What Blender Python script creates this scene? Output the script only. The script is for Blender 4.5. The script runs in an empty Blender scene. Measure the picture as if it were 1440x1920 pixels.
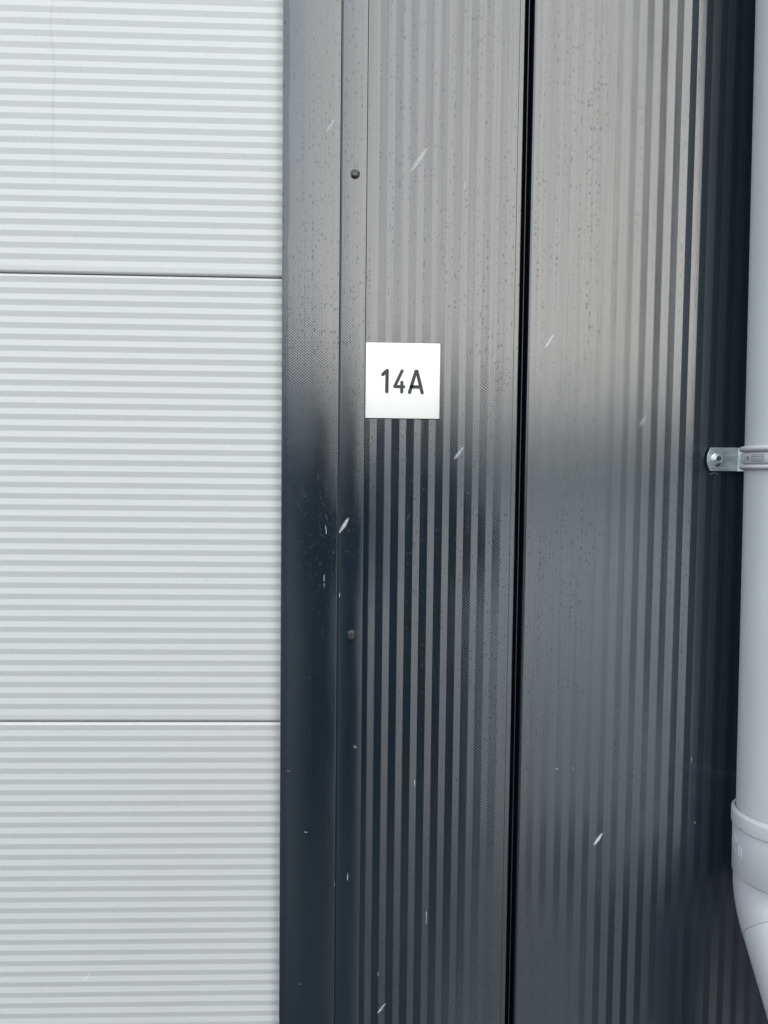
import bpy, bmesh, math, random
from mathutils import Vector, Matrix
random.seed(7)
R = math.radians

# ------------------------------------------------------------------ camera
scn = bpy.context.scene
cam = bpy.data.cameras.new("camera"); co = bpy.data.objects.new("camera", cam)
scn.collection.objects.link(co); scn.camera = co
cam.sensor_fit = 'VERTICAL'; cam.sensor_height = 36.0; cam.lens = 1442/1920*36.0
cam.clip_start = 0.01; cam.clip_end = 2000
rt = Vector((0.99940707, -0.03255222, 0.01121838)); up = Vector((-0.00949077, 0.05274927, 0.99856269))
bk = rt.cross(up).normalized()
m = Matrix((rt, up, bk)).transposed().to_4x4(); m.translation = Vector((0, -1.04, 1.5)); co.matrix_world = m

# ------------------------------------------------------------------ sky + sun (overcast)
SUN_EL, SUN_AZ = R(58), R(22)                 # azimuth measured from -Y (behind the camera) towards +X
w = bpy.data.worlds.new("World"); scn.world = w; w.use_nodes = True
nt = w.node_tree; N = nt.nodes; Lk = nt.links
for n in list(N): N.remove(n)
out = N.new('ShaderNodeOutputWorld'); bg = N.new('ShaderNodeBackground'); bg.inputs['Strength'].default_value = 0.1
Lk.new(bg.outputs[0], out.inputs[0])
sky = N.new('ShaderNodeTexSky'); sky.sky_type = 'NISHITA'; sky.sun_disc = False
sky.sun_elevation = SUN_EL; sky.sun_rotation = math.pi - SUN_AZ; sky.air_density = 1.5; sky.dust_density = 6
tc = N.new('ShaderNodeTexCoord')
def vmath(op, a, b):
    n = N.new('ShaderNodeVectorMath'); n.operation = op
    Lk.new(a, n.inputs[0]); n.inputs[1].default_value = b; return n
def wmap(sock, a, b, c, d, interp='SMOOTHSTEP'):
    n = N.new('ShaderNodeMapRange'); n.interpolation_type = interp; Lk.new(sock, n.inputs[0])
    for i, v in enumerate((a, b, c, d)): n.inputs[i+1].default_value = v
    return n.outputs[0]
def wmix(fac, a, b):
    n = N.new('ShaderNodeMix'); n.data_type = 'RGBA'
    if isinstance(fac, float): n.inputs[0].default_value = fac
    else: Lk.new(fac, n.inputs[0])
    for i, v in ((6, a), (7, b)):
        if isinstance(v, tuple): n.inputs[i].default_value = (*v, 1)
        else: Lk.new(v, n.inputs[i])
    return n.outputs[2]
dirn = Vector((math.sin(R(30)), -math.cos(R(30)), 0.12)).normalized()
d1 = vmath('DOT_PRODUCT', tc.outputs['Generated'], tuple(dirn)).outputs['Value']
lobe = wmap(d1, 0.62, 1.0, 0, 1)
cl = N.new('ShaderNodeTexNoise'); cl.inputs['Scale'].default_value = 2.2; cl.inputs['Detail'].default_value = 4
Lk.new(tc.outputs['Generated'], cl.inputs['Vector'])
cloud = wmix(wmap(cl.outputs[0], 0.3, 0.7, 0, 1), (11.6, 12.8, 14.0), (14.8, 15.7, 16.5))
over = wmix(lobe, cloud, (23.0, 22.5, 21.3))
Lk.new(wmix(0.88, sky.outputs[0], over), bg.inputs['Color'])

sl = bpy.data.lights.new("sun", 'SUN'); sl.energy = 0.6; sl.angle = R(25); sl.color = (1.0, 0.97, 0.92)
so = bpy.data.objects.new("sun", sl); scn.collection.objects.link(so)
sd = Vector((math.sin(SUN_AZ)*math.cos(SUN_EL), -math.cos(SUN_AZ)*math.cos(SUN_EL), math.sin(SUN_EL)))
so.rotation_euler = sd.to_track_quat('Z', 'Y').to_euler()

scn.view_settings.view_transform = 'Standard'; scn.view_settings.look = 'None'
scn.view_settings.exposure = 0.62; scn.view_settings.gamma = 1.0
scn.render.resolution_x = 768; scn.render.resolution_y = 1024
scn.render.engine = 'CYCLES'

# ------------------------------------------------------------------ material helpers
class NB:
    def __init__(s, name):
        s.m = bpy.data.materials.new(name); s.m.use_nodes = True
        s.t = s.m.node_tree; s.n = s.t.nodes; s.l = s.t.links
        s.p = s.n['Principled BSDF']; s.tc = s.n.new('ShaderNodeTexCoord').outputs['Object']
    def put(s, sock, v):
        if isinstance(v, (int, float)): sock.default_value = v
        elif isinstance(v, tuple): sock.default_value = v if len(v) == 3 and sock.type == 'VECTOR' else (*v, 1) if len(v) == 3 else v
        else: s.l.new(v, sock)
    def set(s, **k):
        names = dict(col='Base Color', rough='Roughness', metal='Metallic', ior='IOR', spec='Specular IOR Level', coat='Coat Weight', coatr='Coat Roughness', normal='Normal')
        for a, v in k.items(): s.put(s.p.inputs[names[a]], v)
        return s
    def math(s, op, a, b=0.0, c=0.0):
        n = s.n.new('ShaderNodeMath'); n.operation = op
        s.put(n.inputs[0], a); s.put(n.inputs[1], b); s.put(n.inputs[2], c); return n.outputs[0]
    def mapv(s, scale=(1, 1, 1), loc=(0, 0, 0), vec=None):
        n = s.n.new('ShaderNodeMapping'); s.l.new(vec or s.tc, n.inputs[0])
        n.inputs['Scale'].default_value = scale; n.inputs['Location'].default_value = loc; return n.outputs[0]
    def noise(s, scale, vec=None, detail=3, rough=0.55):
        n = s.n.new('ShaderNodeTexNoise'); s.l.new(vec or s.tc, n.inputs['Vector'])
        n.inputs['Scale'].default_value = scale; n.inputs['Detail'].default_value = detail; n.inputs['Roughness'].default_value = rough
        return n.outputs[0]
    def voro(s, vec, feature='F1', randomness=1.0):
        n = s.n.new('ShaderNodeTexVoronoi'); n.feature = feature; s.l.new(vec, n.inputs['Vector'])
        n.inputs['Scale'].default_value = 1.0; n.inputs['Randomness'].default_value = randomness; return n
    def voro2(s, sx, sz, randomness=1.0):
        q = s.n.new('ShaderNodeSeparateXYZ'); s.l.new(s.tc, q.inputs[0]); k = s.n.new('ShaderNodeCombineXYZ')
        s.l.new(s.math('MULTIPLY', q.outputs[0], sx), k.inputs[0]); s.l.new(s.math('MULTIPLY', q.outputs[2], sz), k.inputs[1])
        n = s.n.new('ShaderNodeTexVoronoi'); n.voronoi_dimensions = '2D'; s.l.new(k.outputs[0], n.inputs['Vector'])
        n.inputs['Scale'].default_value = 1.0; n.inputs['Randomness'].default_value = randomness; return n
    def rng(s, v, a, b, c=0.0, d=1.0, smooth=True):
        n = s.n.new('ShaderNodeMapRange'); n.interpolation_type = 'SMOOTHSTEP' if smooth else 'LINEAR'
        s.put(n.inputs[0], v)
        for i, q in enumerate((a, b, c, d)): n.inputs[i+1].default_value = q
        return n.outputs[0]
    def mix(s, f, a, b):
        n = s.n.new('ShaderNodeMix'); n.data_type = 'RGBA'; s.put(n.inputs[0], f); s.put(n.inputs[6], a); s.put(n.inputs[7], b); return n.outputs[2]
    def bump(s, h, dist, strength=1.0, normal=None):
        n = s.n.new('ShaderNodeBump'); n.inputs['Distance'].default_value = dist; n.inputs['Strength'].default_value = strength
        s.put(n.inputs['Height'], h)
        if normal is not None: s.l.new(normal, n.inputs['Normal'])
        return n.outputs[0]

def anthracite(name, emboss=0.000027, dots=1.0, streak=1.0, wet_dim_edge=False, gs=0.0):
    b = NB(name)
    sep = b.n.new('ShaderNodeSeparateXYZ')
    wob = b.n.new('ShaderNodeTexNoise'); wob.inputs['Scale'].default_value = 55; b.l.new(b.tc, wob.inputs['Vector'])
    vm = b.n.new('ShaderNodeVectorMath'); vm.operation = 'MULTIPLY_ADD'
    b.l.new(wob.outputs['Color'], vm.inputs[0]); vm.inputs[1].default_value = (0.0040,)*3; b.l.new(b.tc, vm.inputs[2])
    b.l.new(vm.outputs[0], sep.inputs[0])
    cx = b.math('COSINE', b.math('MULTIPLY', sep.outputs[0], 2*math.pi/0.0044))
    cz = b.math('COSINE', b.math('MULTIPLY', sep.outputs[2], 2*math.pi/0.0037))
    leather = b.math('MULTIPLY', cx, cz)
    # dried rain drops, hanging in vertical runs
    col = b.noise(1.0, b.mapv((230, 1, 2.4)), 2)                       # which columns carry drops
    patch = b.noise(1.0, b.mapv((14, 1, 3.2), (3, 0, 1)), 2)
    v = b.voro2(235, 135, 1.0)
    d = v.outputs['Distance']; rnd = b.n.new('ShaderNodeSeparateColor'); b.l.new(v.outputs['Color'], rnd.inputs[0])
    size = b.math('MULTIPLY_ADD', b.math('POWER', rnd.outputs[0], 1.6), 0.30, 0.05)
    drop = b.rng(b.math('SUBTRACT', d, size), -0.07, 0.03, 1, 0)
    gate = b.rng(b.math('ADD', b.math('MULTIPLY', col, 1.0), b.math('MULTIPLY', patch, 0.7)), 0.77-gs, 0.90-gs, 0, 1)
    keep = b.math('GREATER_THAN', rnd.outputs[1], 0.3)
    v2 = b.voro2(430, 300, 1.0)
    r2 = b.n.new('ShaderNodeSeparateColor'); b.l.new(v2.outputs['Color'], r2.inputs[0])
    tiny = b.math('MULTIPLY', b.rng(v2.outputs['Distance'], 0.15, 0.32, 1, 0), b.math('GREATER_THAN', r2.outputs[0], 0.72))
    drops = b.math('MINIMUM', b.math('ADD', b.math('MULTIPLY', b.math('MULTIPLY', drop, gate), keep), b.math('MULTIPLY', tiny, 0.45)), 1.0)
    drops = b.math('MULTIPLY', drops, dots)
    # long soft runs
    runs = b.rng(b.noise(1.0, b.mapv((260, 1, 2.2), (0, 0, 9)), 3), 0.42, 0.72, 0, 1)
    runs = b.math('MULTIPLY', runs, streak)
    q3 = b.n.new('ShaderNodeSeparateXYZ'); b.l.new(b.tc, q3.inputs[0])
    mw = b.math('MULTIPLY', b.math('SUBTRACT', b.noise(1.0, b.mapv((9, 1, 26), (0, 0, 4)), 3), 0.5), 0.011)
    tx = b.math('ADD', q3.outputs[0], mw)
    saw = b.math('ABSOLUTE', b.math('SUBTRACT', b.math('FRACT', b.math('MULTIPLY', tx, 1/0.043)), 0.5))
    trick = b.math('MULTIPLY', b.rng(saw, 0.010, 0.026, 1, 0), b.rng(b.noise(1.0, b.mapv((22, 1, 5), (2, 0, 3)), 2), 0.52, 0.62, 0, 1))
    runs = b.math('MINIMUM', b.math('ADD', runs, b.math('MULTIPLY', trick, 1.1)), 2.0)
    film = b.noise(1.0, b.mapv((9, 1, 2.0)), 3)
    dirt = b.math('ADD', b.math('MULTIPLY', drops, 0.040), b.math('MULTIPLY', runs, 0.006))
    c = b.mix(b.math('MULTIPLY', drops, 0.14), (0.0092, 0.0185, 0.0275), (0.050, 0.056, 0.058))
    c = b.mix(b.math('MULTIPLY', runs, 0.07), c, (0.050, 0.056, 0.060))
    rough = b.math('ADD', b.math('ADD', 0.065, b.math('MULTIPLY', drops, 0.14)), b.math('ADD', b.math('MULTIPLY', runs, 0.04), b.math('MULTIPLY', film, 0.03)))
    spec = b.math('SUBTRACT', 0.5, b.math('ADD', b.math('MULTIPLY', drops, 0.125), b.math('MULTIPLY', runs, 0.05)))
    if wet_dim_edge:
        s2 = b.n.new('ShaderNodeSeparateXYZ'); b.l.new(b.tc, s2.inputs[0])
        wv = b.noise(1.0, b.mapv((30, 1, 22)), 3)
        ed = b.rng(b.math('SUBTRACT', s2.outputs[0], b.math('MULTIPLY', wv, 0.008)), -0.1008, -0.0990, 1, 0)
        spec = b.math('SUBTRACT', spec, b.math('MULTIPLY', ed, 0.13))  # reflection dimmed by mask in a wavy band: wet edge and its darker reflection
    n0 = b.bump(b.noise(1.0, b.mapv((7, 1, 3)), 2), 0.0007)
    n1 = b.bump(leather, emboss, 1.0, n0)
    n2 = b.bump(drops, 0.00002, 1.0, n1)
    b.set(col=c, rough=rough, ior=2.12, spec=spec, normal=n2)
    return b.m

def plain(name, col, rough=0.5, metal=0.0, ior=1.5, nscale=None, namp=0.0, bumpd=0.0, col2=None):
    b = NB(name); b.set(rough=rough, metal=metal, ior=ior)
    if nscale:
        n = b.noise(nscale, None, 5, 0.6)
        b.set(col=b.mix(b.rng(n, 0.3, 0.7), col, col2 or tuple(max(0, c*(1-namp)) for c in col)))
        if bumpd: b.set(normal=b.bump(n, bumpd))
    else: b.set(col=col)
    return b.m

M = {}
M['panel'] = anthracite('anthracite_panel_coating')
M['flash'] = anthracite('anthracite_flashing_coating', emboss=0.000038, streak=1.0, wet_dim_edge=True, gs=0.06)
M['edge'] = plain('anthracite_painted_edge', (0.030, 0.036, 0.042), 0.35, ior=1.7, nscale=300, namp=.4)
M['gap'] = plain('gap_black', (0.0015, 0.0025, 0.005), 0.9, ior=1.15, nscale=120, namp=.5)  # near-black fill: joint groove, dark bolt slot and plate outline
M['scratch'] = plain('bare_metal_scratch', (0.75, 0.75, 0.72), 0.4, nscale=900, namp=.4)

def door_mat():
    b = NB('silver_door_coating')
    grain = b.noise(900, None, 4, 0.7)
    big = b.noise(1.0, b.mapv((3.0, 1, 2.0)), 3)
    # faint dried water run
    sep = b.n.new('ShaderNodeSeparateXYZ'); b.l.new(b.tc, sep.inputs[0])
    wig = b.noise(1.0, b.mapv((0.001, 0.001, 9)), 2)
    dx = b.math('ABSOLUTE', b.math('ADD', sep.outputs[0], b.math('ADD', 0.4255, b.math('MULTIPLY', wig, -0.028))))
    run = b.math('MULTIPLY', b.rng(dx, 0.0006, 0.0028, 1, 0), b.rng(sep.outputs[2], 1.80, 1.98, 0, 1))
    sp = b.voro2(120, 120)
    r = b.n.new('ShaderNodeSeparateColor'); b.l.new(sp.outputs['Color'], r.inputs[0])
    speck = b.math('MULTIPLY', b.rng(sp.outputs['Distance'], 0.05, 0.12, 1, 0), b.math('GREATER_THAN', r.outputs[0], 0.93))
    c = b.mix(b.rng(grain, 0.3, 0.7), (0.528, 0.542, 0.545), (0.582, 0.595, 0.592))
    c = b.mix(b.math('MULTIPLY', b.rng(big, 0.35, 0.7), 0.30), c, (0.545, 0.543, 0.532))
    c = b.mix(b.math('MULTIPLY', run, 0.30), c, (0.40, 0.44, 0.43))
    c = b.mix(b.math('MULTIPLY', speck, 0.45), c, (0.25, 0.26, 0.25))
    b.set(col=c, rough=0.38, ior=1.5, normal=b.bump(grain, 0.00008))
    return b.m
M['door'] = door_mat()
M['plate'] = plain('white_plate', (0.96, 0.955, 0.925), 0.3, nscale=30, namp=.015)
M['digit'] = plain('charcoal_lettering', (0.036, 0.036, 0.040), 0.5, nscale=400, namp=.2)
def pvc_mat(name, c0, c1):
    b = NB(name)
    n = b.noise(1.0, b.mapv((18, 18, 3.5)), 4); g = b.noise(260, None, 3)
    c = b.mix(b.rng(n, 0.3, 0.75), c0, c1)
    sp = b.voro(b.mapv((70, 70, 70)), randomness=1)
    r = b.n.new('ShaderNodeSeparateColor'); b.l.new(sp.outputs['Color'], r.inputs[0])
    speck = b.math('MULTIPLY', b.rng(sp.outputs['Distance'], 0.04, 0.09, 1, 0), b.math('GREATER_THAN', r.outputs[0], 0.9))
    c = b.mix(b.math('MULTIPLY', speck, 0.5), c, (0.22, 0.2, 0.16))
    b.set(col=c, rough=b.rng(g, 0.3, 0.7, 0.30, 0.42), ior=1.5, normal=b.bump(g, 0.00006))
    return b.m
M['pvc'] = pvc_mat('grey_pvc', (0.45, 0.475, 0.475), (0.50, 0.525, 0.52))
M['pvc2'] = pvc_mat('grey_pvc_fitting', (0.41, 0.425, 0.44), (0.45, 0.465, 0.48))
M['rubber'] = plain('black_gasket', (0.02, 0.02, 0.022), 0.6, nscale=200, namp=.4)
M['emboss'] = plain('raised_pvc_marks', (0.80, 0.84, 0.86), 0.35, nscale=400, namp=.1)
M['embossd'] = plain('raised_dark_pvc_marks', (0.20, 0.24, 0.27), 0.45, nscale=400, namp=.15)
M['rust'] = plain('rust_stain', (0.42, 0.26, 0.12), 0.8, nscale=600, namp=.4)
def zinc():
    b = NB('zinc_plated_steel')
    n = b.noise(160, None, 5, .65); n2 = b.noise(1.0, b.mapv((60, 60, 240)), 3)
    b.set(col=b.mix(b.rng(n2, .3, .7), (0.55, 0.62, 0.63), (0.78, 0.83, 0.83)), metal=0.8, rough=b.rng(n, .3, .7, .28, .48), normal=b.bump(n, 0.00008))
    return b.m
M['zinc'] = zinc()
M['black'] = plain('black_painted_steel', (0.012, 0.014, 0.018), 0.28, ior=1.6, nscale=300, namp=.4)
M['hexmark'] = plain('worn_screw_face', (0.15, 0.17, 0.18), 0.35, ior=1.8, nscale=600, namp=.6)

# ------------------------------------------------------------------ object helpers
def link(o): scn.collection.objects.link(o); return o
def meshobj(name, verts, faces, mats, parent=None, smooth=False, mi=None):
    me = bpy.data.meshes.new(name); me.from_pydata([tuple(v) for v in verts], [], faces)
    for mm in (mats if isinstance(mats, (list, tuple)) else [mats]): me.materials.append(mm)
    if mi: 
        for p, i in zip(me.polygons, mi): p.material_index = i
    if smooth: me.polygons.foreach_set('use_smooth', [True]*len(me.polygons))
    me.update()
    o = link(bpy.data.objects.new(name, me))
    if parent is not None:
        o.parent = parent; o.matrix_parent_inverse = parent.matrix_world.inverted()
    return o
class MB:
    def __init__(s): s.v = []; s.f = []; s.mi = []
    def add(s, v, f, mi=0):
        k = len(s.v); s.v += [Vector(q) for q in v]; s.f += [tuple(i+k for i in q) for q in f]; s.mi += [mi]*len(f)
    def box(s, x0, x1, y0, y1, z0, z1, mi=0):
        s.add([(x, y, z) for x in (x0, x1) for y in (y0, y1) for z in (z0, z1)],
              [(0, 1, 3, 2), (4, 6, 7, 5), (0, 4, 5, 1), (2, 3, 7, 6), (0, 2, 6, 4), (1, 5, 7, 3)], mi)
    def build(s, name, mats, parent=None, smooth=False): return meshobj(name, s.v, s.f, mats, parent, smooth, s.mi)
def tag(o, label=None, cat=None, group=None, kind=None):
    if label: o['label'] = label
    if cat: o['category'] = cat
    if group: o['group'] = group
    if kind: o['kind'] = kind
    return o
def thing(name, label, cat, loc=(0, 0, 0), group=None):
    o = link(bpy.data.objects.new(name, None)); o.location = loc; o.empty_display_size = 0.1
    bpy.context.view_layer.update(); return tag(o, label, cat, group)
def part(o): return o
def angle_smooth(o, deg=30):
    me = o.data; bm = bmesh.new(); bm.from_mesh(me)
    for f in bm.faces: f.smooth = True
    for e in bm.edges: e.smooth = (len(e.link_faces) == 2 and e.calc_face_angle(0) < R(deg))
    bm.to_mesh(me); bm.free(); return o
def bevel(o, width, seg=2):
    bm = bmesh.new(); bm.from_mesh(o.data); bmesh.ops.remove_doubles(bm, verts=bm.verts, dist=1e-6)
    bmesh.ops.recalc_face_normals(bm, faces=bm.faces)
    es = [e for e in bm.edges if len(e.link_faces) == 2 and e.calc_face_angle(0) > R(25)]
    bmesh.ops.bevel(bm, geom=es, offset=width, segments=seg, affect='EDGES', profile=0.5)
    bm.to_mesh(o.data); bm.free(); return angle_smooth(o, 35)
def arc(cx, cy, r, a0, a1, n):                                   # degrees
    return [(cx + r*math.cos(R(a0+(a1-a0)*i/n)), cy + r*math.sin(R(a0+(a1-a0)*i/n))) for i in range(n+1)]
def extrude_z(mb, prof, z0, z1, mi=0, closed=False):             # prof (x,y), left to right, facing -Y
    n = len(prof); v = [(x, y, z0) for x, y in prof] + [(x, y, z1) for x, y in prof]
    f = [(i, i+1, n+i+1, n+i) for i in range(n-1)]
    if closed: f += [(n-1, 0, n, 2*n-1), tuple(range(n-1, -1, -1)), tuple(range(n, 2*n))]
    mb.add(v, f, mi)
def extrude_x(mb, prof, x0, x1, mi=0):                           # prof (y,z), closed loop
    n = len(prof); v = [(x0, y, z) for y, z in prof] + [(x1, y, z) for y, z in prof]
    mb.add(v, [(i, (i+1) % n, n+(i+1) % n, n+i) for i in range(n)] + [tuple(range(n-1, -1, -1)), tuple(range(n, 2*n))], mi)
def fixn(o):
    bm = bmesh.new(); bm.from_mesh(o.data); bmesh.ops.recalc_face_normals(bm, faces=bm.faces); bm.to_mesh(o.data); bm.free(); return o
def scratches(mb, lst, y, mi):
    for x0, z0, x1, z1 in lst:
        n = max(3, int(math.hypot(x1-x0, z1-z0)/0.003)); hw = 0.00034
        L = math.hypot(x1-x0, z1-z0); nx, nz = -(z1-z0)/L, (x1-x0)/L
        pts = []
        for i in range(n+1):
            t = i/n; h = hw*random.uniform(.5, 1.3)*(0.25 if i in (0, n) else 1); j = random.uniform(-.0003, .0003)
            pts.append((x0+(x1-x0)*t+nx*j, z0+(z1-z0)*t+nz*j, h))
        for i in range(n):
            if random.random() < .05: continue
            a, b2 = pts[i], pts[i+1]
            mb.add([(a[0]-nx*a[2], y, a[1]-nz*a[2]), (a[0]+nx*a[2], y, a[1]+nz*a[2]), (b2[0]+nx*b2[2], y, b2[1]+nz*b2[2]), (b2[0]-nx*b2[2], y, b2[1]-nz*b2[2])], [(0, 1, 2, 3)], mi)

ZB, ZT = 0.28, 5.2
# ------------------------------------------------------------------ ground, plinth, building body
def ground_mat():
    b = NB('wet_concrete'); n = b.noise(0.7, None, 6, .6); g = b.noise(60, None, 5, .7)
    c = b.mix(b.rng(n, .35, .65), (0.40, 0.41, 0.42), (0.52, 0.53, 0.53))
    c = b.mix(b.math('MULTIPLY', b.rng(g, .45, .75), .25), c, (0.26, 0.26, 0.26))
    b.set(col=c, rough=b.rng(n, .35, .65, .45, .8), normal=b.bump(g, .003)); return b.m
def gravel_mat():
    b = NB('dark_gravel'); v = b.voro(b.mapv((55, 55, 55)))
    r = b.n.new('ShaderNodeSeparateColor'); b.l.new(v.outputs['Color'], r.inputs[0])
    b.set(col=b.mix(r.outputs[0], (0.045, 0.05, 0.055), (0.13, 0.13, 0.13)), rough=.7, normal=b.bump(v.outputs['Distance'], .01)); return b.m
def sheet(name, x0, x1, y0, y1, z, mat):
    return tag(meshobj(name, [(x0, y0, z), (x1, y0, z), (x1, y1, z), (x0, y1, z)], [(0, 1, 2, 3)], mat), kind='structure')
sheet('ground', -400, 400, -400, 400, 0.0, ground_mat())
def slab_mat():
    b = NB('grey_paving'); n = b.noise(3.0, None, 5, .6); g = b.noise(90, None, 4, .7)
    c = b.mix(b.rng(n, .3, .7), (0.27, 0.275, 0.28), (0.36, 0.36, 0.355))
    b.set(col=b.mix(b.math('MULTIPLY', b.rng(g, .5, .8), .3), c, (0.16, 0.16, 0.16)), rough=.7, normal=b.bump(g, .002)); return b.m
sheet('gravel_strip', 0.92, 2.6, -2.05, 0.3, 0.004, gravel_mat())
sheet('paved_path', 0.10, 0.919, -2.05, 0.3, 0.004, slab_mat())

def asphalt_mat():
    b = NB('wet_asphalt'); n = b.noise(1.1, None, 6, .6); v = b.voro(b.mapv((90, 90, 90)))
    b.set(col=b.mix(b.rng(n, .35, .65), (0.032, 0.038, 0.043), (0.052, 0.058, 0.064)), rough=b.rng(n, .35, .65, .5, .85), normal=b.bump(v.outputs['Distance'], .004)); return b.m
am = asphalt_mat()
sheet('driveway', -40.0, 0.30, -44.0, -2.051, 0.004, am)
sheet('driveway_apron', -8.0, 0.099, -2.05, 0.3, 0.004, am)
DOOR_Y = 0.025
# wall body behind the claddings
bb = MB()
bb.box(-0.098, 7.5, 0.055, 0.30, 0, ZT+0.1)
bb.box(-9.0, -3.42, 0.035, 0.30, 0, ZT+0.1)
bb.box(-3.42, -0.098, 0.101, 0.30, 3.70, ZT+0.1)
bb.box(-9.0, 7.5, 0.30, 12, ZT-0.25, ZT+0.1)
hall = thing('industrial_hall', 'flat roofed industrial hall body behind the metal cladding', 'building')
bb.build('wall_core', plain('dark_core', (0.02, 0.022, 0.025), .7, nscale=20, namp=.3), hall)
pl = MB(); pl.box(0.0, 2.6, -0.01, 0.0345, 0, ZB-0.01); pl.build('plinth', plain('plinth_concrete', (0.25, 0.25, 0.25), .8, nscale=30, namp=.3, bumpd=.001), hall)
cp = MB(); cp.box(-9.05, 7.5, -0.06, 0.36, ZT+0.1, ZT+0.14); cp.build('coping', M['edge'], hall)
rf = MB(); rf.box(-9.0, 7.5, 0.37, 12, ZT+0.1, ZT+0.13); rf.build('roof', plain('roof_felt', (0.08, 0.08, 0.085), .9, nscale=40, namp=.3), hall)
lp = MB(); lp.box(-3.42, -0.14, 0.005, 0.035, 3.70, ZT+0.1); lp.box(-9, -3.42, 0.0, 0.035, 0, ZT+0.1); lp.build('fascia', M['flash'], hall)

# ------------------------------------------------------------------ ribbed wall panels
P = 0.01995; DEP = 0.00070; PY = 0.0042        # rib pitch, rib height, ridge plane of the panels behind the flashing
SCR_P1 = [(0.1004, 0.8861, 0.1003, 0.8662), (0.0815, 1.073, 0.0816, 1.064), (0.0335, 0.7983, 0.0336, 0.7921), (0.1373, 1.8921, 0.138, 1.872), (0.1641, 1.8649, 0.1663, 1.8636)]
SCR_P2 = [(0.278, 1.09, 0.2818, 1.0885), (0.3019, 1.0907, 0.3042, 1.0877), (0.4699, 1.1064, 0.4702, 1.0973), (0.4775, 1.0134, 0.4776, 1.0095)]
def ribs(first_ridge, x_end, wr=0.0095):       # from a ridge: falls to the valley over wr, climbs over P-wr
    pts = []; x = first_ridge
    while x + P < x_end: pts += [(x, PY), (x+wr, PY+DEP)]; x += P
    pts += [(x, PY)]; return pts
gx = 0.2118
p1 = [(-0.012, PY)] + ribs(0.0352-2*P-0.0009+0.0, 0.2065, 0.0092)[2:]
# last ridge then the flat lip with its scribed line and the joint
lastx = p1[-1][0]
p1 = [q for q in p1 if q[0] < 0.2075]
p1 += [(0.2074, PY+0.0001), (0.2077, PY+0.0006), (0.2080, PY+0.0001), (0.2130, PY)] + [(x, y) for x, y in arc(0.2130, PY+0.0016, 0.0016, -90, 0, 5)][1:]
p1 += [(0.2146, PY+0.022)]
mb = MB(); extrude_z(mb, p1, ZB, ZT); scratches(mb, SCR_P1, PY-0.0004, 1)
wp1 = thing('wall_panel', 'anthracite ribbed metal wall panel carrying the white number plate', 'wall panel', (0.1, 0, ZB), 'ribbed anthracite wall panels')
angle_smooth(mb.build('panel_sheet', [M['panel'], M['scratch']], wp1), 2.0)
jt = MB()
jt.box(0.2147, 0.2276, PY+0.014, PY+0.020, ZB, ZT)
jt.build('joint_seal', M['gap'], wp1)
tg = MB(); tg.box(0.2206, 0.2212, PY+0.0065, PY+0.0138, ZB, ZT); tg.build('tongue', M['edge'], wp1)
def panel2(x0, x1):
    p = [(x0-0.0032, PY+0.022), (x0-0.0032, PY+0.0034)] + [(x, y) for x, y in arc(x0+0.0002, PY+0.0034, 0.0034, 180, 270, 7)][1:]
    r = ribs(x0+0.0086, x1-0.008)
    return p + r + [(x1-0.002, PY), (x1, PY+0.002), (x1, PY+0.022)]
mb = MB(); extrude_z(mb, panel2(0.2299, 1.20), ZB, ZT); scratches(mb, SCR_P2, PY-0.0003, 1)
wp2 = thing('wall_panel', 'wide anthracite ribbed wall panel behind the grey downpipe', 'wall panel', (0.7, 0, ZB), 'ribbed anthracite wall panels')
angle_smooth(mb.build('panel_sheet', [M['panel'], M['scratch']], wp2), 12.0 if False else 2.0)
mb = MB(); extrude_z(mb, panel2(1.2181, 2.6), ZB, ZT)
wp3 = thing('wall_panel', 'anthracite ribbed wall panel on the far side of the downpipe, next to the side wing', 'wall panel', (1.9, 0, ZB), 'ribbed anthracite wall panels')
mb.build('panel_sheet', M['panel'], wp3)

# dark matt wing standing out from the facade to the right
wing = thing('wing_wall', 'tall matt black timber clad wing wall projecting beside the downpipe facade', 'wall', (2.8, -2.1, 0))
mb = MB(); mb.box(2.62, 3.0, -4.05, 0.03, 0, ZT+0.6); mb.build('wall_core', plain('black_timber', (0.006, 0.008, 0.010), .95, ior=1.08, nscale=60, namp=.5), wing)
mb = MB()
y = -4.04
while y < -0.15:
    mb.box(2.600, 2.6195, y, y+0.13, 0.05, ZT+0.58); y += 0.142
mb.build('cladding_boards', plain('black_board', (0.006, 0.008, 0.011), .95, ior=1.08, nscale=45, namp=.5), wing)

# ------------------------------------------------------------------ jamb flashing left of the panels
fl = thing('door_jamb_flashing', 'smooth anthracite flashing strip beside the light grey door, screwed over the ribbed panel', 'flashing', (-0.05, 0, 0))
mb = MB()
f1 = [(-0.1045, 0.0238), (-0.1045, 0.0016)] + arc(-0.1030, 0.0016, 0.0016, 180, 270, 4)[1:] + [(-0.0298, -0.0002)] + arc(-0.0290, 0.0008, 0.0010, -90, 0, 4)[0:] + [(-0.0280, 0.0042)]
f1 = [(-0.1045, 0.0238), (-0.1045, 0.0016)] + arc(-0.1029, 0.0016, 0.0016, 180, 270, 5)[1:] + arc(-0.0290, 0.0014, 0.0014, 270, 360, 5) + [(-0.0276, 0.0036)]
extrude_z(mb, f1, 0.02, 3.70)
scratches(mb, [(-0.0457, 1.3598, -0.0455, 1.3416), (-0.0286, 0.9298, -0.0285, 0.9253), (-0.0942, 1.0883, -0.0898, 1.0876), (-0.071, 1.002, -0.0659, 1.0019), (-0.0757, 0.7849, -0.0713, 0.7841), (-0.0447, 1.4266, -0.0432, 1.4143)], -0.0003, 1)
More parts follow.
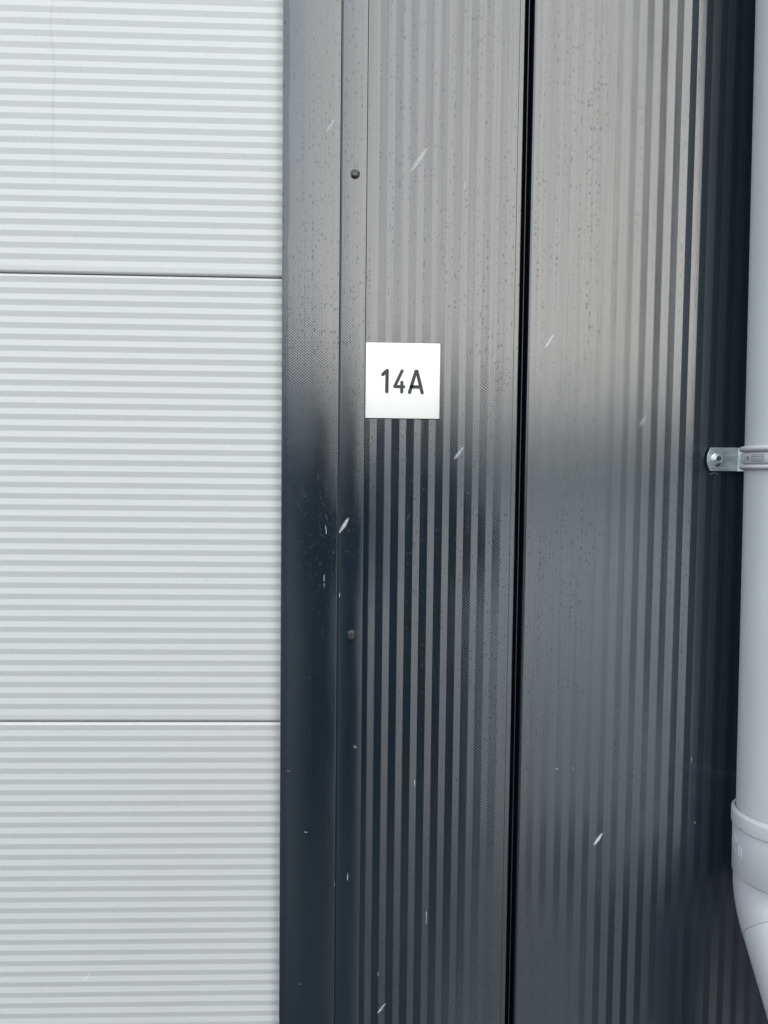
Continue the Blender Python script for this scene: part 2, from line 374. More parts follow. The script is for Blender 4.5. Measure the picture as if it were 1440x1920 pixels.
angle_smooth(mb.build('wide_cover', [M['flash'], M['scratch']], fl), 35)
mb = MB()
f2 = [(-0.0262, 0.0036), (-0.0262, 0.0018)] + arc(-0.0250, 0.0012, 0.0012, 180, 270, 5)[1:] + arc(0.0061, 0.0014, 0.0014, 270, 360, 5) + [(0.0075, 0.0036)]
extrude_z(mb, f2, 0.02, 3.70)
scratches(mb, [(-0.026+.0015, 1.3351, -0.0263+.0015, 1.3286), (-0.0102, 0.9441, -0.0105, 0.9327), (-0.0045, 1.1233, 0.0022, 1.1188)], -0.0003, 1)
angle_smooth(mb.build('screw_strip', [M['flash'], M['scratch']], fl), 35)
mb = MB(); mb.box(-0.0275, -0.0263, 0.0030, 0.0040, 0.02, 3.70); mb.build('seam_gap', M['edge'], fl)

def ngon_prism(mb, cx, y0, y1, cz, r, n, mi=0, rot=0, r1=None, cap=True):
    r1 = r if r1 is None else r1
    v = [(cx+r*math.cos(rot+2*math.pi*i/n), y0, cz+r*math.sin(rot+2*math.pi*i/n)) for i in range(n)]
    v += [(cx+r1*math.cos(rot+2*math.pi*i/n), y1, cz+r1*math.sin(rot+2*math.pi*i/n)) for i in range(n)]
    f = [(i, n+i, n+(i+1) % n, (i+1) % n) for i in range(n)]
    if cap: f.append(tuple(range(n, 2*n)))
    mb.add(v, f, mi)
def revolve(mb, prof, cx, cz, n=40, mi=0):                        # prof (r, y) round an axis along Y
    v = []; k = len(prof)
    for i in range(n):
        a = 2*math.pi*i/n
        v += [(cx+r*math.cos(a), y, cz+r*math.sin(a)) for r, y in prof]
    f = [(i*k+j, i*k+j+1, ((i+1) % n)*k+j+1, ((i+1) % n)*k+j) for i in range(n) for j in range(k-1)]
    mb.add(v, f, mi)
def stroke(mb, pts, w_, y0, y1, mi=0, caps=8):                    # rounded stroke in the XZ plane, real thickness
    for a, b2 in zip(pts[:-1], pts[1:]):
        a = Vector(a); b2 = Vector(b2); d = (b2-a).normalized(); ang = math.atan2(d.y, d.x); loop = []
        for i in range(caps+1):
            t = ang + math.pi/2 + math.pi*i/caps; loop.append((a.x+w_/2*math.cos(t), a.y+w_/2*math.sin(t)))
        for i in range(caps+1):
            t = ang - math.pi/2 + math.pi*i/caps; loop.append((b2.x+w_/2*math.cos(t), b2.y+w_/2*math.sin(t)))
        n = len(loop); v = [(x, y0, z) for x, z in loop] + [(x, y1, z) for x, z in loop]
        mb.add(v, [tuple(range(n, 2*n))] + [(i, n+i, n+(i+1) % n, (i+1) % n) for i in range(n)], mi)
        y1 -= 0.00002
def screw(x, z, parent, rot):
    mb = MB()
    revolve(mb, [(0.0063, 0.0), (0.0063, -0.0007), (0.0058, -0.0012), (0.0036, -0.0014)], x, z, 32)
    o = mb.build('screw', M['black'], parent); angle_smooth(o, 40)
    h = MB(); ngon_prism(h, x, -0.0010, -0.0046, z, 0.0044, 6, 0, rot, cap=False)
    ngon_prism(h, x, -0.0046, -0.0051, z, 0.0044, 6, 0, rot, 0.0039, cap=False)
    k = 6; v = [(x+0.0039*math.cos(rot+2*math.pi*i/k), -0.0051, z+0.0039*math.sin(rot+2*math.pi*i/k)) for i in range(k)]
    v += [(x+0.0033*math.cos(rot+2*math.pi*i/k), -0.0050, z+0.0033*math.sin(rot+2*math.pi*i/k)) for i in range(k)]
    h.add(v, [(i, k+i, k+(i+1) % k, (i+1) % k) for i in range(k)], 1)
    ngon_prism(h, x, -0.0050, -0.0042, z, 0.0033, 6, 0, rot, 0.0030)
    h.build('screw_head', [M['black'], M['hexmark']], o)
    t = MB()                                                        # maker's stamp: F2
    s_ = 0.00075
    stroke(t, [(x-0.0013, z-0.0011), (x-0.0013, z+0.0011), (x-0.0002, z+0.0011)], 0.0004, -0.0042, -0.00445)
    stroke(t, [(x-0.0013, z+0.0001), (x-0.0004, z+0.0001)], 0.0004, -0.0042, -0.00445)
    stroke(t, [(x+0.0005, z+0.0007), (x+0.0011, z+0.0011), (x+0.0016, z+0.0006), (x+0.0005, z-0.0011), (x+0.0017, z-0.0011)], 0.0004, -0.0042, -0.00445)
    t.build('stamp', M['hexmark'], o)
    return o
screw(-0.0087, 1.8925, fl, R(12)); screw(-0.0080, 1.2770, fl, R(25))
for zz in (2.51, 3.13, 0.66, 0.12): screw(-0.0085, zz, fl, R(zz*40))

# left jamb + lintel trims of the door (out of frame)
fj = thing('door_lintel_flashing', 'anthracite flashing above the light grey door', 'flashing', (-1.8, 0, 3.6))
mb = MB(); mb.box(-3.42, -0.1050, -0.0003, 0.045, 3.58, 3.699); mb.build('lintel_cover', M['flash'], fj)
mb = MB(); mb.box(-3.42, -3.30, -0.0003, 0.045, 0.02, 3.578); mb.build('jamb_cover', M['flash'], fj)

# ------------------------------------------------------------------ sectional door
door = thing('sectional_door', 'light silver grey sectional door of horizontally ribbed panels', 'door', (-1.7, DOOR_Y, 0))
SEC = 0.6140; J0 = 1.1480; DP = 0.01537; DH = 0.00098
def section(zb, zt, name='door_section'):
    g = 0.0006; zb += g; zt -= g
    pr = [(DOOR_Y+0.004, zb), (DOOR_Y+0.0022, zb+0.0004), (DOOR_Y+0.0008, zb+0.0013), (DOOR_Y+0.0001, zb+0.0028), (DOOR_Y, zb+0.0045)]
    top = zt-0.0040; n = 39; z = top - n*DP
    pr += [(DOOR_Y, z)]
    for i in range(n):                                             # upward: light facet (leans up) is above? each pair: light then dark
        pr += [(DOOR_Y+DH, z+DP*0.5), (DOOR_Y, z+DP)] if False else [(DOOR_Y+DH, z+DP*0.5), (DOOR_Y, z+DP)]
        z += DP
    pr += [(DOOR_Y+0.0004, top+0.0012), (DOOR_Y+0.0015, top+0.0026), (DOOR_Y+0.003, top+0.0036), (DOOR_Y+0.006, zt)]
    pr += [(DOOR_Y+0.042, zt), (DOOR_Y+0.042, zb)]
    mb = MB(); extrude_x(mb, pr, -3.33, -0.070)
    o = fixn(mb.build(name, M['door'], door)); return angle_smooth(o, 1.5)
zb = J0 - 2*SEC
for i in range(7):
    z0 = zb + i*SEC
    if z0 > 3.6: break
    if z0 + SEC < 0.1: continue
    section(z0, z0+SEC)
mb = MB(); mb.box(-3.33, -0.075, DOOR_Y+0.0425, DOOR_Y+0.05, 0.0, 3.7); mb.build('joint_gasket', M['rubber'], door)

# ------------------------------------------------------------------ number plate
npl = thing('house_number_plate', 'square white plate reading 14A on the dark ribbed wall', 'number plate', (0.058, PY, 1.5722))
mb = MB(); mb.box(0.0079, 0.1079, 0.0012, 0.0023, 1.5720, 1.6728)
o = mb.build('plate', M['plate'], npl); bevel(o, 0.0005, 2)
mb = MB(); mb.box(0.0080, 0.1084, 0.0024, PY+0.0016, 1.5714, 1.6733); mb.build('plate_outline', M['gap'], npl)  # oversize black backing, draws the dark gap and shadow line round the plate
U = 0.1/140.0
def PXY(cx, cy):                                                   # layout grid of the plate artwork (mm-like units) -> metres
    return (0.0079 + (cx-275)/6*U*0.998, 1.6728 - (cy-253)/6*U*1.0)
def glyph(name, strokes, wd):
    mb = MB()
    for s_ in strokes: stroke(mb, [PXY(*q) for q in s_], wd/6*U, 0.0012, 0.00085)
    return mb.build(name, M['digit'], npl)
glyph('digit_one', [[(468, 609), (517, 563), (515, 800)]], 38)
glyph('digit_four', [[(686, 566), (604, 742), (706, 744)], [(685, 694), (684, 802)]], 35)
glyph('letter_a', [[(773, 806), (843, 568), (855, 568), (917, 808)], [(796, 743), (890, 744)]], 37)

# ------------------------------------------------------------------ downpipe
def pc(z): return 0.5385 + 0.0111*(2.085-z)                          # pipe axis leans slightly
PYC = -0.088
def tube_path(mb, pts, rads, n=72, mi=0, hint=Vector((1, 0, 0))):
    pts = [Vector(p) for p in pts]; k = 0; rings = []
    for i, p in enumerate(pts):
        d = (pts[min(i+1, len(pts)-1)] - pts[max(i-1, 0)]).normalized()
        u = (hint - d*hint.dot(d)).normalized(); v_ = d.cross(u)
        rings.append([p + rads[i]*(u*math.cos(2*math.pi*j/n) + v_*math.sin(2*math.pi*j/n)) for j in range(n)])
    v = [q for r_ in rings for q in r_]
    mb.add(v, [(i*n+j, i*n+(j+1) % n, (i+1)*n+(j+1) % n, (i+1)*n+j) for i in range(len(pts)-1) for j in range(n)], mi)
def axial(zs_r): return [(pc(z), PYC, z) for z, r in zs_r], [r for z, r in zs_r]
pipe = thing('downpipe', 'light grey plastic rainwater downpipe with socket and outward elbow', 'downpipe', (pc(1.0), PYC, 0.3))
mb = MB(); p_, r_ = axial([(5.15, 0.055), (1.04, 0.055)]); tube_path(mb, p_, r_)
angle_smooth(fixn(mb.build('pipe', M['pvc'], pipe)))
mb = MB(); p_, r_ = axial([(1.0705, 0.0550), (1.0702, 0.05585)]); 
ZR_ = 1.0680; ga = MB(); p_, r_ = axial([(ZR_+0.0004, 0.0549), (ZR_+0.0004, 0.0561)]); tube_path(ga, p_, r_); 
angle_smooth(fixn(ga.build('rubber_seal', M['rubber'], pipe)))
sc = MB()
for k, (t_, z_) in enumerate([(-100.5, 1.374), (-99.5, 1.368), (-99.0, 1.361), (-98.0, 1.354), (-97.0, 1.346)]):
    v0 = (R(t_), z_); v1 = (R(t_+3.2), z_+0.0035)
    q_ = []
    for s_, hw_ in ((0, .00012), (.5, .00035), (1, .0001)):
        for d_ in (-hw_, hw_):
            t0 = v0[0]+(v1[0]-v0[0])*s_; z0 = v0[1]+(v1[1]-v0[1])*s_+d_
            q_.append((pc(z0)+0.0552*math.sin(t0), PYC-0.0552*math.cos(t0), z0))
    sc.add(q_, [(0, 2, 3, 1), (2, 4, 5, 3)])
sc.build('scuff_marks', M['embossd'], pipe)
# socket: lip, band, sleeve
ZR = 1.0680
prof = [(ZR-0.004, 0.0560), (ZR+0.0012, 0.0562), (ZR+0.0018, 0.0566), (ZR+0.0016, 0.0574), (ZR-0.0020, 0.0601), (ZR-0.0028, 0.0604), (ZR-0.0185, 0.0604), (ZR-0.0192, 0.0600), (ZR-0.0195, 0.0584), (ZR-0.0200, 0.0582), (ZR-0.0210, 0.0586), (0.9850, 0.0583), (0.9843, 0.0580), (0.9838, 0.0570)]
mb = MB(); p_, r_ = axial(prof)
# build ring-by-ring with vertical normal rings
def lathe_z(mb, prof, n=96, mi=0):
    v = [(pc(z)+r*math.cos(2*math.pi*j/n), PYC+r*math.sin(2*math.pi*j/n), z) for z, r in prof for j in range(n)]
    mb.add(v, [(i*n+j, i*n+(j+1) % n, (i+1)*n+(j+1) % n, (i+1)*n+j) for i in range(len(prof)-1) for j in range(n)], mi)
lathe_z(mb, prof)
def cyl_pt(theta, z, r): return (pc(z)+r*math.sin(theta), PYC-r*math.cos(theta), z)   # theta 0 faces the street, negative to the left
def cyl_stroke(mb, pts, wd, r, h, mi=0):
    for (t0, z0), (t1, z1) in zip(pts[:-1], pts[1:]):
        L = math.hypot((t1-t0)*r, z1-z0) or 1e-6; nt_, nz = -(z1-z0)/L*wd/2/r, (t1-t0)*r/L*wd/2; et, ez = (t1-t0)/L*wd/2, (z1-z0)/L*wd/2
        n = 4
        for i in range(n):
            a = i/n; b_ = (i+1)/n
            q = []
            for s in (a, b_):
                tt = t0-et+(t1-t0+2*et)*s; zz = z0-ez+(z1-z0+2*ez)*s
                q += [(tt-nt_, zz-nz), (tt+nt_, zz+nz)]
            v = [cyl_pt(*x, r) for x in q] + [cyl_pt(*x, r+h) for x in q]
            mb.add(v, [(4, 5, 7, 6), (0, 1, 5, 4), (2, 6, 7, 3), (0, 4, 6, 2), (1, 3, 7, 5)], mi)
socket = angle_smooth(fixn(mb.build('socket', M['pvc2'], pipe)), 28)
mk = MB(); RS = 0.0582; T = lambda deg: R(deg)
def mz(z): return z
# moulded maker's marks on the sleeve (partly legible)
cyl_stroke(mk, [(T(-105.0), 1.0400), (T(-97.0), 1.0370), (T(-97.0), 1.0290)], .0009, RS, .0004)
cyl_stroke(mk, [(T(-104.0), 1.0330), (T(-98.0), 1.0320)], .0008, RS, .0004)
cyl_stroke(mk, [(T(-95.0), 1.0370), (T(-91.0), 1.0350), (T(-91.0), 1.0290), (T(-95.0), 1.0280), (T(-95.0), 1.0370)], .0008, RS, .0004)
cyl_stroke(mk, [(T(-87.5), 1.0360), (T(-88.0), 1.0310)], .0009, RS, .0004)
cyl_stroke(mk, [(T(-109.0), 1.0300), (T(-107.0), 1.0210), (T(-93.0), 1.0160)], .0010, RS, .0004)
cyl_stroke(mk, [(T(-106.0), 1.0260), (T(-101.0), 1.0230)], .0008, RS, .0004)
cyl_stroke(mk, [(T(-86.0), 1.0250), (T(-80.0), 1.0240), (T(-80.0), 1.0140)], .0011, RS, .0004)
cyl_stroke(mk, [(T(-86.0), 1.0250), (T(-86.5), 1.0150), (T(-82.5), 1.0145)], .0008, RS, .0004)
cyl_stroke(mk, [(T(-85.5), 1.0200), (T(-82.0), 1.0195)], .0008, RS, .0004)
mk.build('moulded_marks', M['emboss'], socket)
ru = MB(); cyl_stroke(ru, [(T(-82), ZR-0.0182), (T(-80), ZR-0.0182)], .0018, 0.0604, .00012); ru.build('rust_spot', M['rust'], socket)

# elbow bending outwards from the wall
ZE = 0.979; BR = 0.070; BA = 45
ep, er = [(pc(0.9838), PYC, 0.9838), (pc(ZE), PYC, ZE)], [0.0565, 0.0565]
n = 20
for i in range(1, n+1):
    t = R(BA)*i/n; ep.append((pc(ZE), PYC - BR*(1-math.cos(t)), ZE - BR*math.sin(t))); er.append(0.0565)
dirv = Vector((0, -math.sin(R(BA)), -math.cos(R(BA))))
e = Vector(ep[-1]); ep += [tuple(e+dirv*0.004)]; er += [0.0565]
ep += [tuple(e+dirv*0.0044)]; er += [0.0556]
mb = MB(); tube_path(mb, ep, er, 96); angle_smooth(fixn(mb.build('elbow', M['pvc2'], pipe)), 28)
e2 = e+dirv*0.0040; lo = [tuple(e2 + dirv*t) for t in (0, 0.0006, 0.0012, 0.30)]; rr = [0.0550, 0.0558, 0.0562, 0.0562]
q = Vector(lo[-1])
for i in range(1, 13):
    t = R(BA)*(1-i/12); tt = R(BA)
    c0 = q + Vector((0, -math.cos(tt), math.sin(tt)))*(-0.12)*-1
    lo.append((q.x, q.y - 0.12*(math.cos(t)-math.cos(tt)), q.z - 0.12*(math.sin(tt)-math.sin(t)))); rr.append(0.0562)
l = Vector(lo[-1]); lo.append((l.x, l.y, 0.0)); rr.append(0.0562)
mb = MB(); tube_path(mb, lo, rr, 96); angle_smooth(fixn(mb.build('lower_pipe', M['pvc'], pipe)), 28)

# ------------------------------------------------------------------ pipe clip
br = thing('pipe_bracket', 'zinc plated steel tab with hex bolt and grey ribbed clip round the downpipe', 'pipe bracket', (0.50, -0.004, 1.506))
TY = -0.0045
mb = MB()
outl = []
zc, hh = 1.5219, 0.0160; xl = 0.4745
A = math.acos(1-0.0) if False else None
rr_ = 0.0290                                                       # big radius of the rounded end
for i in range(13):
    s = -1 + 2*i/12; z_ = zc + s*hh*0.985
    x_ = xl + rr_ - math.sqrt(max(rr_*rr_-(z_-zc)**2, 0)); outl.append((x_, z_))
outl = outl + [(0.5165, zc+hh), (0.5165, zc-hh)]
nn = len(outl)
mb.add([(x, TY, z) for x, z in outl] + [(x, TY+0.0022, z) for x, z in outl],
       [tuple(range(nn))] + [tuple(range(2*nn-1, nn-1, -1))] + [(i, (i+1) % nn, nn+(i+1) % nn, nn+i) for i in range(nn)])
tab = fixn(mb.build('steel_tab', M['zinc'], br)); bevel(tab, 0.0003, 1)
mb = MB()
# bent return of the tab running out to the clip
extr = [(0.5166, TY+0.0022), (0.5190, TY+0.0012), (0.5204, TY-0.0012), (0.5208, TY-0.052), (0.5186, TY-0.052), (0.5184, TY-0.0024), (0.5176, TY-0.0006), (0.5166, TY)]
ne = len(extr)
mb.add([(x, y, zc-hh) for x, y in extr] + [(x, y, zc+hh) for x, y in extr], [(i, (i+1) % ne, ne+(i+1) % ne, ne+i) for i in range(ne)] + [tuple(range(ne)), tuple(range(2*ne-1, ne-1, -1))])
angle_smooth(fixn(mb.build('bent_return', M['zinc'], br)), 35)
# flat black disc standing for the dark slot below the bolt head
mb = MB(); ngon_prism(mb, 0.4885, TY-0.0003, TY-0.0004, 1.5168, 0.0042, 20); mb.build('slot', M['gap'], br)
mb = MB(); bx, bz = 0.4872, 1.5222
revolve(mb, [(0.0082, TY-0.0004), (0.0082, TY-0.0012), (0.0074, TY-0.0019), (0.0058, TY-0.0023)], bx, bz, 36)
bolt = angle_smooth(mb.build('bolt', M['zinc'], br), 40)
mb = MB(); ngon_prism(mb, bx, TY-0.0015, TY-0.0068, bz, 0.0064, 6, 0, R(10), cap=False)
ngon_prism(mb, bx, TY-0.0068, TY-0.0076, bz, 0.0064, 6, 0, R(10), 0.0055, cap=False)
kk = 24
mb.add([(bx+0.0055*math.cos(R(10)+2*math.pi*i/6), TY-0.0076, bz+0.0055*math.sin(R(10)+2*math.pi*i/6)) for i in range(6)] +
       [(bx+0.0036*math.cos(R(10)+2*math.pi*i/6), TY-0.0074, bz+0.0036*math.sin(R(10)+2*math.pi*i/6)) for i in range(6)],
       [(i, 6+i, 6+(i+1) % 6, (i+1) % 6) for i in range(6)])
ngon_prism(mb, bx, TY-0.0074, TY-0.0050, bz, 0.0036, 6, 1, R(10), 0.0030)
mb.build('bolt_head', [M['zinc'], M['hexmark']], bolt)

zt_, zm_, zl_ = 1.5336, 1.5218, 1.5108
def half_round(z0, h, r0, depth, n=8):
    return [(z0+h/2*math.cos(math.pi*i/n), r0+depth*math.sin(math.pi*i/n)) for i in range(n+1)]
pr = [(zt_+0.0042, 0.0550)] + half_round(zt_, 0.0076, 0.0564, 0.0050) + [(zt_-0.0041, 0.0560)]
pr += [(zm_+0.0064, 0.0560), (zm_+0.0062, 0.0582), (zm_+0.0052, 0.0588), (zm_-0.0052, 0.0588), (zm_-0.0062, 0.0582), (zm_-0.0064, 0.0560)]
pr += [(zl_+0.0036, 0.0560)] + half_round(zl_, 0.0064, 0.0564, 0.0050) + [(zl_-0.0038, 0.0550)]
mb = MB(); lathe_z(mb, pr, 120); clip = angle_smooth(fixn(mb.build('clip_band', M['pvc2'], br)), 45)
em = MB(); RB = 0.0588
def disc_on(mb, th, z, rad, r, h, n=20, mi=0):
    mb.add([cyl_pt(th+rad*math.cos(2*math.pi*i/n)/r, z+rad*math.sin(2*math.pi*i/n), r+h) for i in range(n)] + [cyl_pt(th+rad*math.cos(2*math.pi*i/n)/r, z+rad*math.sin(2*math.pi*i/n), r-.0002) for i in range(n)],
           [tuple(range(n))] + [(i, (i+1) % n, n+(i+1) % n, n+i) for i in range(n)], mi)
disc_on(em, T(-87), zm_, 0.0032, RB, 0.0003)
cyl_stroke(em, [(T(-95), zm_+0.0035), (T(-97), zm_), (T(-95), zm_-0.0035)], .0006, RB, .0003)
# rectangular emblem with zigzags
for k in range(5):
    a0 = -79+k*3.4
    cyl_stroke(em, [(T(a0), zm_-0.0040), (T(a0+3.2), zm_-0.0040)], .0014, RB, .0003)
    cyl_stroke(em, [(T(a0), zm_-0.0026), (T(a0+1.7), zm_-0.0004), (T(a0+3.4), zm_-0.0026)], .0007, RB, .0003)
    cyl_stroke(em, [(T(a0), zm_+0.0030), (T(a0+1.7), zm_+0.0010), (T(a0+3.4), zm_+0.0030)], .0007, RB, .0003)
cyl_stroke(em, [(T(-79.5), zm_-0.0046), (T(-79.5), zm_+0.0042), (T(-61.5), zm_+0.0042), (T(-61.5), zm_-0.0046)], .0005, RB, .0003)
em.build('clip_emblem', M['embossd'], clip)

# second clip higher up, out of frame
def copy_tree(o, parent=None, dz=0):
    c = o.copy(); link(c)
    if parent is not None: c.parent = parent
    for ch in list(o.children): copy_tree(ch, c)
    return c
b2 = copy_tree(br); b2.location.z += 1.9; b2.location.x -= 0.0108*1.9
b2['label'] = 'upper zinc plated bracket with grey clip, high on the downpipe'; br['group'] = b2['group'] = 'downpipe brackets'

# little fibre caught under the bracket
fb = MB(); pts = [(0.4805, -0.0008, 1.5012), (0.4830, -0.0022, 1.5030), (0.4870, -0.0030, 1.5034), (0.4900, -0.0026, 1.5020), (0.4912, -0.0014, 1.5002)]
tube_path(fb, pts, [0.0003]*5, 8, hint=Vector((0.1, 1, 0.2)))
tag(fb.build('fibre', plain('pale_fibre', (0.35, 0.30, 0.30), .8, nscale=500, namp=.3)), 'tiny curled pale fibre stuck on the dark wall under the steel bracket', 'fibre')

# ------------------------------------------------------------------ falling sleet
snowm = NB('wet_snow'); snowm.set(col=(0.85, 0.87, 0.88), rough=.5)
tr = snowm.n.new('ShaderNodeBsdfTransparent'); mx = snowm.n.new('ShaderNodeMixShader')
lw = snowm.n.new('ShaderNodeLayerWeight'); lw.inputs['Blend'].default_value = 0.5
soft = snowm.math('POWER', snowm.math('SUBTRACT', 1.0, lw.outputs['Facing']), 1.6)
om = [n_ for n_ in snowm.n if n_.type == 'OUTPUT_MATERIAL'][0]
snowm.put(mx.inputs[0], snowm.math('MULTIPLY', snowm.rng(snowm.noise(250), .3, .7, .10, .30), soft)); snowm.l.new(tr.outputs[0], mx.inputs[1]); snowm.l.new(snowm.p.outputs[0], mx.inputs[2]); snowm.l.new(mx.outputs[0], om.inputs['Surface'])
snowb = snowm.m.copy(); snowb.name = 'wet_snow_dense'
for n_ in snowb.node_tree.nodes:
    if n_.type == 'MAP_RANGE': n_.inputs[3].default_value = 0.18; n_.inputs[4].default_value = 0.42
FL = [((-0.0141, -0.29, 1.4472), 0.0135, .0020, 'in front of the flashing seam below the plate'),
      ((0.2613, -0.24, 1.1079), 0.0130, .0018, 'low in front of the second ribbed panel'),
      ((0.0907, -0.34, 1.5174), 0.0110, .0016, 'just below and right of the number plate'),
      ((0.1716, -0.34, 1.6198), 0.0110, .0014, 'right of the number plate beyond the panel joint'),
      ((0.2965, -0.24, 1.5556), 0.0100, .0012, 'by the bright ribs left of the bracket'),
      ((0.0297, -0.24, 0.9215), 0.0105, .0014, 'at the foot of the first ribbed panel'),
      ((-0.0319, -0.24, 1.8497), 0.0110, .0014, 'above and left of the black upper screw'),
      ((0.0434, -0.44, 1.7381), 0.0170, .0018, 'on the pale upper part of the first ribbed panel'),
      ((-0.2827, -0.24, 0.9612), 0.0090, .0012, 'in front of the lower door section')]
for i, (c, L_, r_, where) in enumerate(FL):
    bm = bmesh.new(); bmesh.ops.create_icosphere(bm, subdivisions=3, radius=1.0)
    random.seed(i+3); ph = [random.uniform(0, 6) for _ in range(4)]
    for v in bm.verts:
        k_ = 1 + .12*math.sin(4*v.co.z+ph[0]) + .10*math.sin(5*v.co.x+ph[1]+3*v.co.z)
        v.co = Vector((v.co.x*r_*k_, v.co.y*r_*k_, v.co.z*L_*.68))
    bmesh.ops.rotate(bm, verts=bm.verts, cent=(0, 0, 0), matrix=Matrix.Rotation(R(32 + i % 3*3), 3, 'Y'))
    me = bpy.data.meshes.new('sleet_flake'); bm.to_mesh(me); bm.free(); me.materials.append(snowb if i < 2 else snowm.m)
    me.polygons.foreach_set('use_smooth', [True]*len(me.polygons))
    o = link(bpy.data.objects.new('sleet_flake', me)); o.location = c
    tag(o, 'slim pale sleet flake falling ' + where, 'sleet flake', 'falling sleet flakes')

# ------------------------------------------------------------------ the photographer, mirrored in the wet paint
dark = plain('dark_winter_coat', (0.050, 0.055, 0.064), .9, nscale=60, namp=.4)
denim = plain('dark_trousers', (0.012, 0.014, 0.020), .9, nscale=90, namp=.4)
skin = plain('skin', (0.42, 0.25, 0.18), .5, nscale=80, namp=.15)
ph = thing('person', 'person in dark coat and beanie holding a phone, mirrored darkly in the glossy wall', 'person', (-0.03, -1.5, 0))
def skinned(name, pts, edges, rads, mat, parent, root=0, sub=2):
    me = bpy.data.meshes.new(name); me.from_pydata(pts, edges, []); me.materials.append(mat)
    o = link(bpy.data.objects.new(name, me))
    sm = o.modifiers.new('skin', 'SKIN'); sm.use_smooth_shade = True
    for i, v in enumerate(me.skin_vertices[0].data if me.skin_vertices else []): pass
    return o
def skin_obj(name, pts, edges, rads, mat, parent, root=0, sub=2):
    me = bpy.data.meshes.new(name); me.from_pydata(pts, edges, []); me.materials.append(mat)
    o = link(bpy.data.objects.new(name, me)); sm = o.modifiers.new('skin', 'SKIN'); sm.use_smooth_shade = True
    if not me.skin_vertices:
        bm = bmesh.new(); bm.from_mesh(me); bm.verts.layers.skin.verify(); bm.to_mesh(me); bm.free()
    for i, v in enumerate(me.skin_vertices[0].data):
        r_ = rads[i]; v.radius = (r_, r_) if isinstance(r_, float) else r_; v.use_root = (i == root)
    s = o.modifiers.new('sub', 'SUBSURF'); s.levels = sub; s.render_levels = sub
    bpy.context.view_layer.update()
    dg = bpy.context.evaluated_depsgraph_get(); ev = bpy.data.meshes.new_from_object(o.evaluated_get(dg))
    o.modifiers.clear(); o.data = ev; ev.name = name
    o.parent = parent; o.matrix_parent_inverse = parent.matrix_world.inverted(); return o
cx = -0.02; Y = -1.42
pts = [(cx, Y, .95), (cx, Y, 1.12), (cx, Y+.01, 1.32), (cx, Y, 1.45), (cx, Y+.02, 1.54), (cx, Y+.03, 1.62), (cx, Y+.03, 1.70),
       (cx-.19, Y, 1.43), (cx-.27, Y+.05, 1.17), (cx-.12, Y+.24, 1.40), (cx+.19, Y, 1.43), (cx+.27, Y+.05, 1.17), (cx+.10, Y+.24, 1.39),
       (cx-.11, Y, .88), (cx-.12, Y+.02, .50), (cx-.12, Y-.01, .10), (cx-.14, Y+.14, .05), (cx+.11, Y, .88), (cx+.13, Y+.03, .50), (cx+.14, Y-.01, .10), (cx+.17, Y+.14, .05)]
ed = [(0, 1), (1, 2), (2, 3), (3, 4), (4, 5), (5, 6), (3, 7), (7, 8), (8, 9), (3, 10), (10, 11), (11, 12), (0, 13), (13, 14), (14, 15), (15, 16), (0, 17), (17, 18), (18, 19), (19, 20)]
rd = [(.23, .15), (.23, .15), (.24, .15), (.20, .13), .07, (.09, .10), (.075, .09), .10, .085, .05, .10, .085, .05, .15, .13, .075, .045, .15, .13, .075, .045]
skin_obj('body', pts, ed, rd, dark, ph)
fc = MB(); bm = bmesh.new(); bmesh.ops.create_uvsphere(bm, u_segments=24, v_segments=16, radius=1)
for v in bm.verts: v.co = Vector((cx+v.co.x*.070, Y+.075+v.co.y*.075, 1.645+v.co.z*.100 - max(0, -v.co.z)*.012))
me = bpy.data.meshes.new('face'); bm.to_mesh(me); bm.free(); me.materials.append(skin)
o = link(bpy.data.objects.new('face', me)); o.parent = ph; o.matrix_parent_inverse = ph.matrix_world.inverted()
ft = MB()
ft.box(cx-.008, cx+.008, Y+.145, Y+.168, 1.630, 1.655); bm = None
nose = bevel(ft.build('nose', skin, o), .004)
for s in (-1, 1):
    e_ = MB(); revolve(e_, [(0.0001, Y+.152), (.009, Y+.150), (.012, Y+.140)], cx+s*.028, 1.660, 16); e_.build('eye', M['black'], o)
mo = MB(); mo.box(cx-.022, cx+.022, Y+.130, Y+.147, 1.594, 1.600); mo.build('mouth', plain('lips', (.35, .14, .12), .5, nscale=60, namp=.2), o)
hb = bmesh.new(); bmesh.ops.create_uvsphere(hb, u_segments=28, v_segments=18, radius=1)
for v in hb.verts:
    v.co = Vector((cx+v.co.x*.098, Y+.035+v.co.y*.112, 1.700+max(v.co.z, -.35)*.098))
me = bpy.data.meshes.new('beanie'); hb.to_mesh(me); hb.free(); me.materials.append(dark)
o = link(bpy.data.objects.new('beanie', me)); o.parent = ph; o.matrix_parent_inverse = ph.matrix_world.inverted()
for s, wx, wz in ((-1, cx-.12, 1.40), (1, cx+.10, 1.39)):
    hx = s*.044; wy = Y+.24
    P0 = (wx, wy, wz); palm = (hx*1.25, -1.105, 1.462)
    hp = [P0, palm]; he = [(0, 1)]; hr = [.028, .026]
    for j in range(4):
        zb_ = 1.430+j*.022; L4 = (.8, .95, 1.0, .9)[j]
        k0 = len(hp); hp += [(hx*1.15, -1.085, zb_), (hx*.98, -1.066, zb_+.002), (hx*.98-s*.020*L4, -1.066, zb_+.004)]
        hr += [.0095, .0088, .0078]; he += [(1, k0), (k0, k0+1), (k0+1, k0+2)]
    k0 = len(hp); hp += [(hx*1.05, -1.075, 1.500), (hx*.85, -1.080, 1.520)]; hr += [.011, .009]; he += [(1, k0), (k0, k0+1)]
    skin_obj('hand', hp, he, hr, skin, ph, 0, 1)
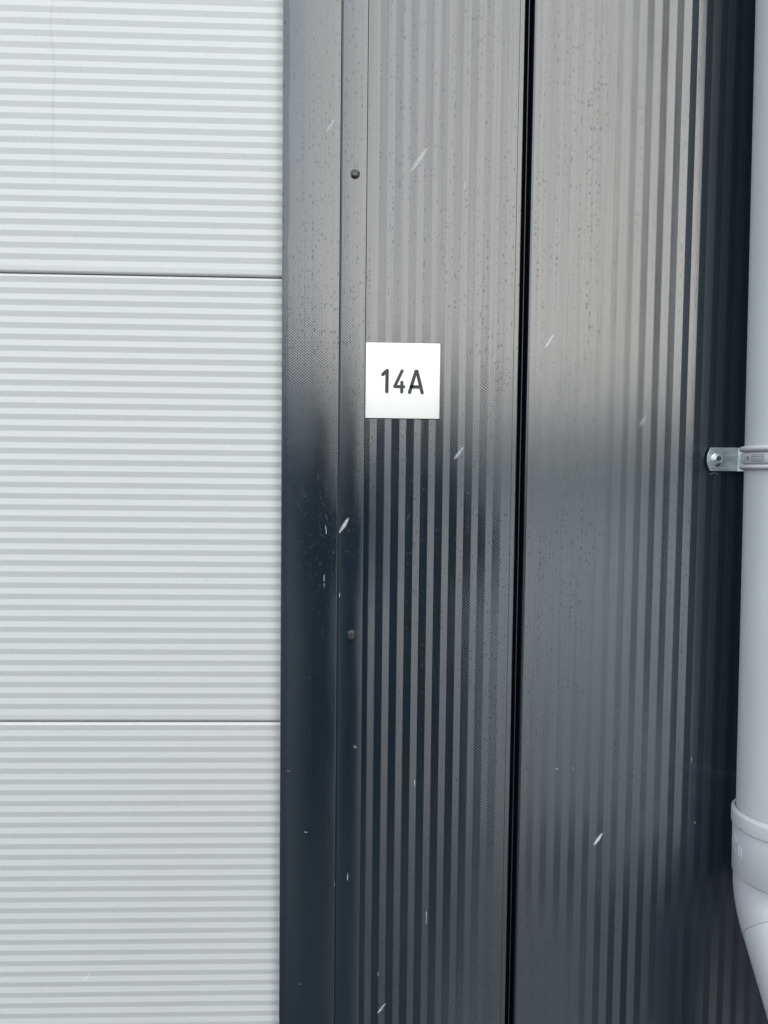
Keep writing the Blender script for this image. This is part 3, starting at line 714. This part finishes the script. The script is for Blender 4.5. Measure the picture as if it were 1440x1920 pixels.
phn = MB(); phn.box(-.037, .037, -1.062, -1.054, 1.425, 1.515)
tag(bevel(phn.build('phone', M['black']), .003), 'slim black phone held up in front of the facade', 'phone')

# ------------------------------------------------------------------ yard opposite (only ever seen mirrored in the paint)
roller = plain('roller_door', (0.20, 0.21, 0.22), .6, nscale=2, namp=.2)
def shed(label, x0, x1, y0, y1, h, n, wc=(0.07, 0.075, 0.085)):
    op = thing('warehouse', label, 'building', ((x0+x1)/2, y1, 0), 'warehouses across the yard')
    mb = MB(); mb.box(x0, x1, y0, y1, 0, h); mb.build('wall', plain('cladding', wc, .7, nscale=.5, namp=.3), op)
    mb = MB(); mb.box(x0-.6, x1+.6, y0-.6, y1+.6, h, h+.35); mb.build('roof', plain('grey_roof', (0.06, 0.06, 0.065), .7, nscale=1, namp=.3), op)
    for k in range(n):
        x = x0+4+k*(x1-x0-8)/max(1, n-1); mb = MB(); mb.box(x-2, x+2, y1-.05, y1+.06, 0, 3.8); mb.build('roller_door', roller, op)
shed('long dark warehouse straight across the yard', -38, 1, -75, -52, 7.2, 5)
shed('low pale warehouse further right across the yard', 8, 120, -110, -84, 7.4, 6, (0.72, 0.71, 0.69))
shed('dark warehouse to the left across the yard', -110, -40, -70, -44, 7.0, 5)
# bare hedge line behind the yard
hm = plain('dark_foliage', (0.030, 0.036, 0.026), .9, nscale=1.5, namp=.5)
random.seed(11)
hd = MB()
for k in range(2600):
    x = random.uniform(-200, 6); h = 7.5+2.2*math.sin(x*.11)+1.4*math.sin(x*.37+1)
    z = h*random.random()**.7; y = -118+random.uniform(-3, 3); s_ = random.uniform(.5, 1.3)
    n_ = Vector((random.gauss(0, 1), random.gauss(0, 1), random.gauss(0, 1))).normalized(); t1 = n_.orthogonal().normalized(); t2 = n_.cross(t1); c0 = Vector((x, y, z))
    hd.add([c0+t1*s_, c0+t2*s_*.8, c0-t1*s_*.9, c0-t2*s_], [(0, 1, 2, 3)])
tag(hd.build('tree_belt', hm), kind='stuff')
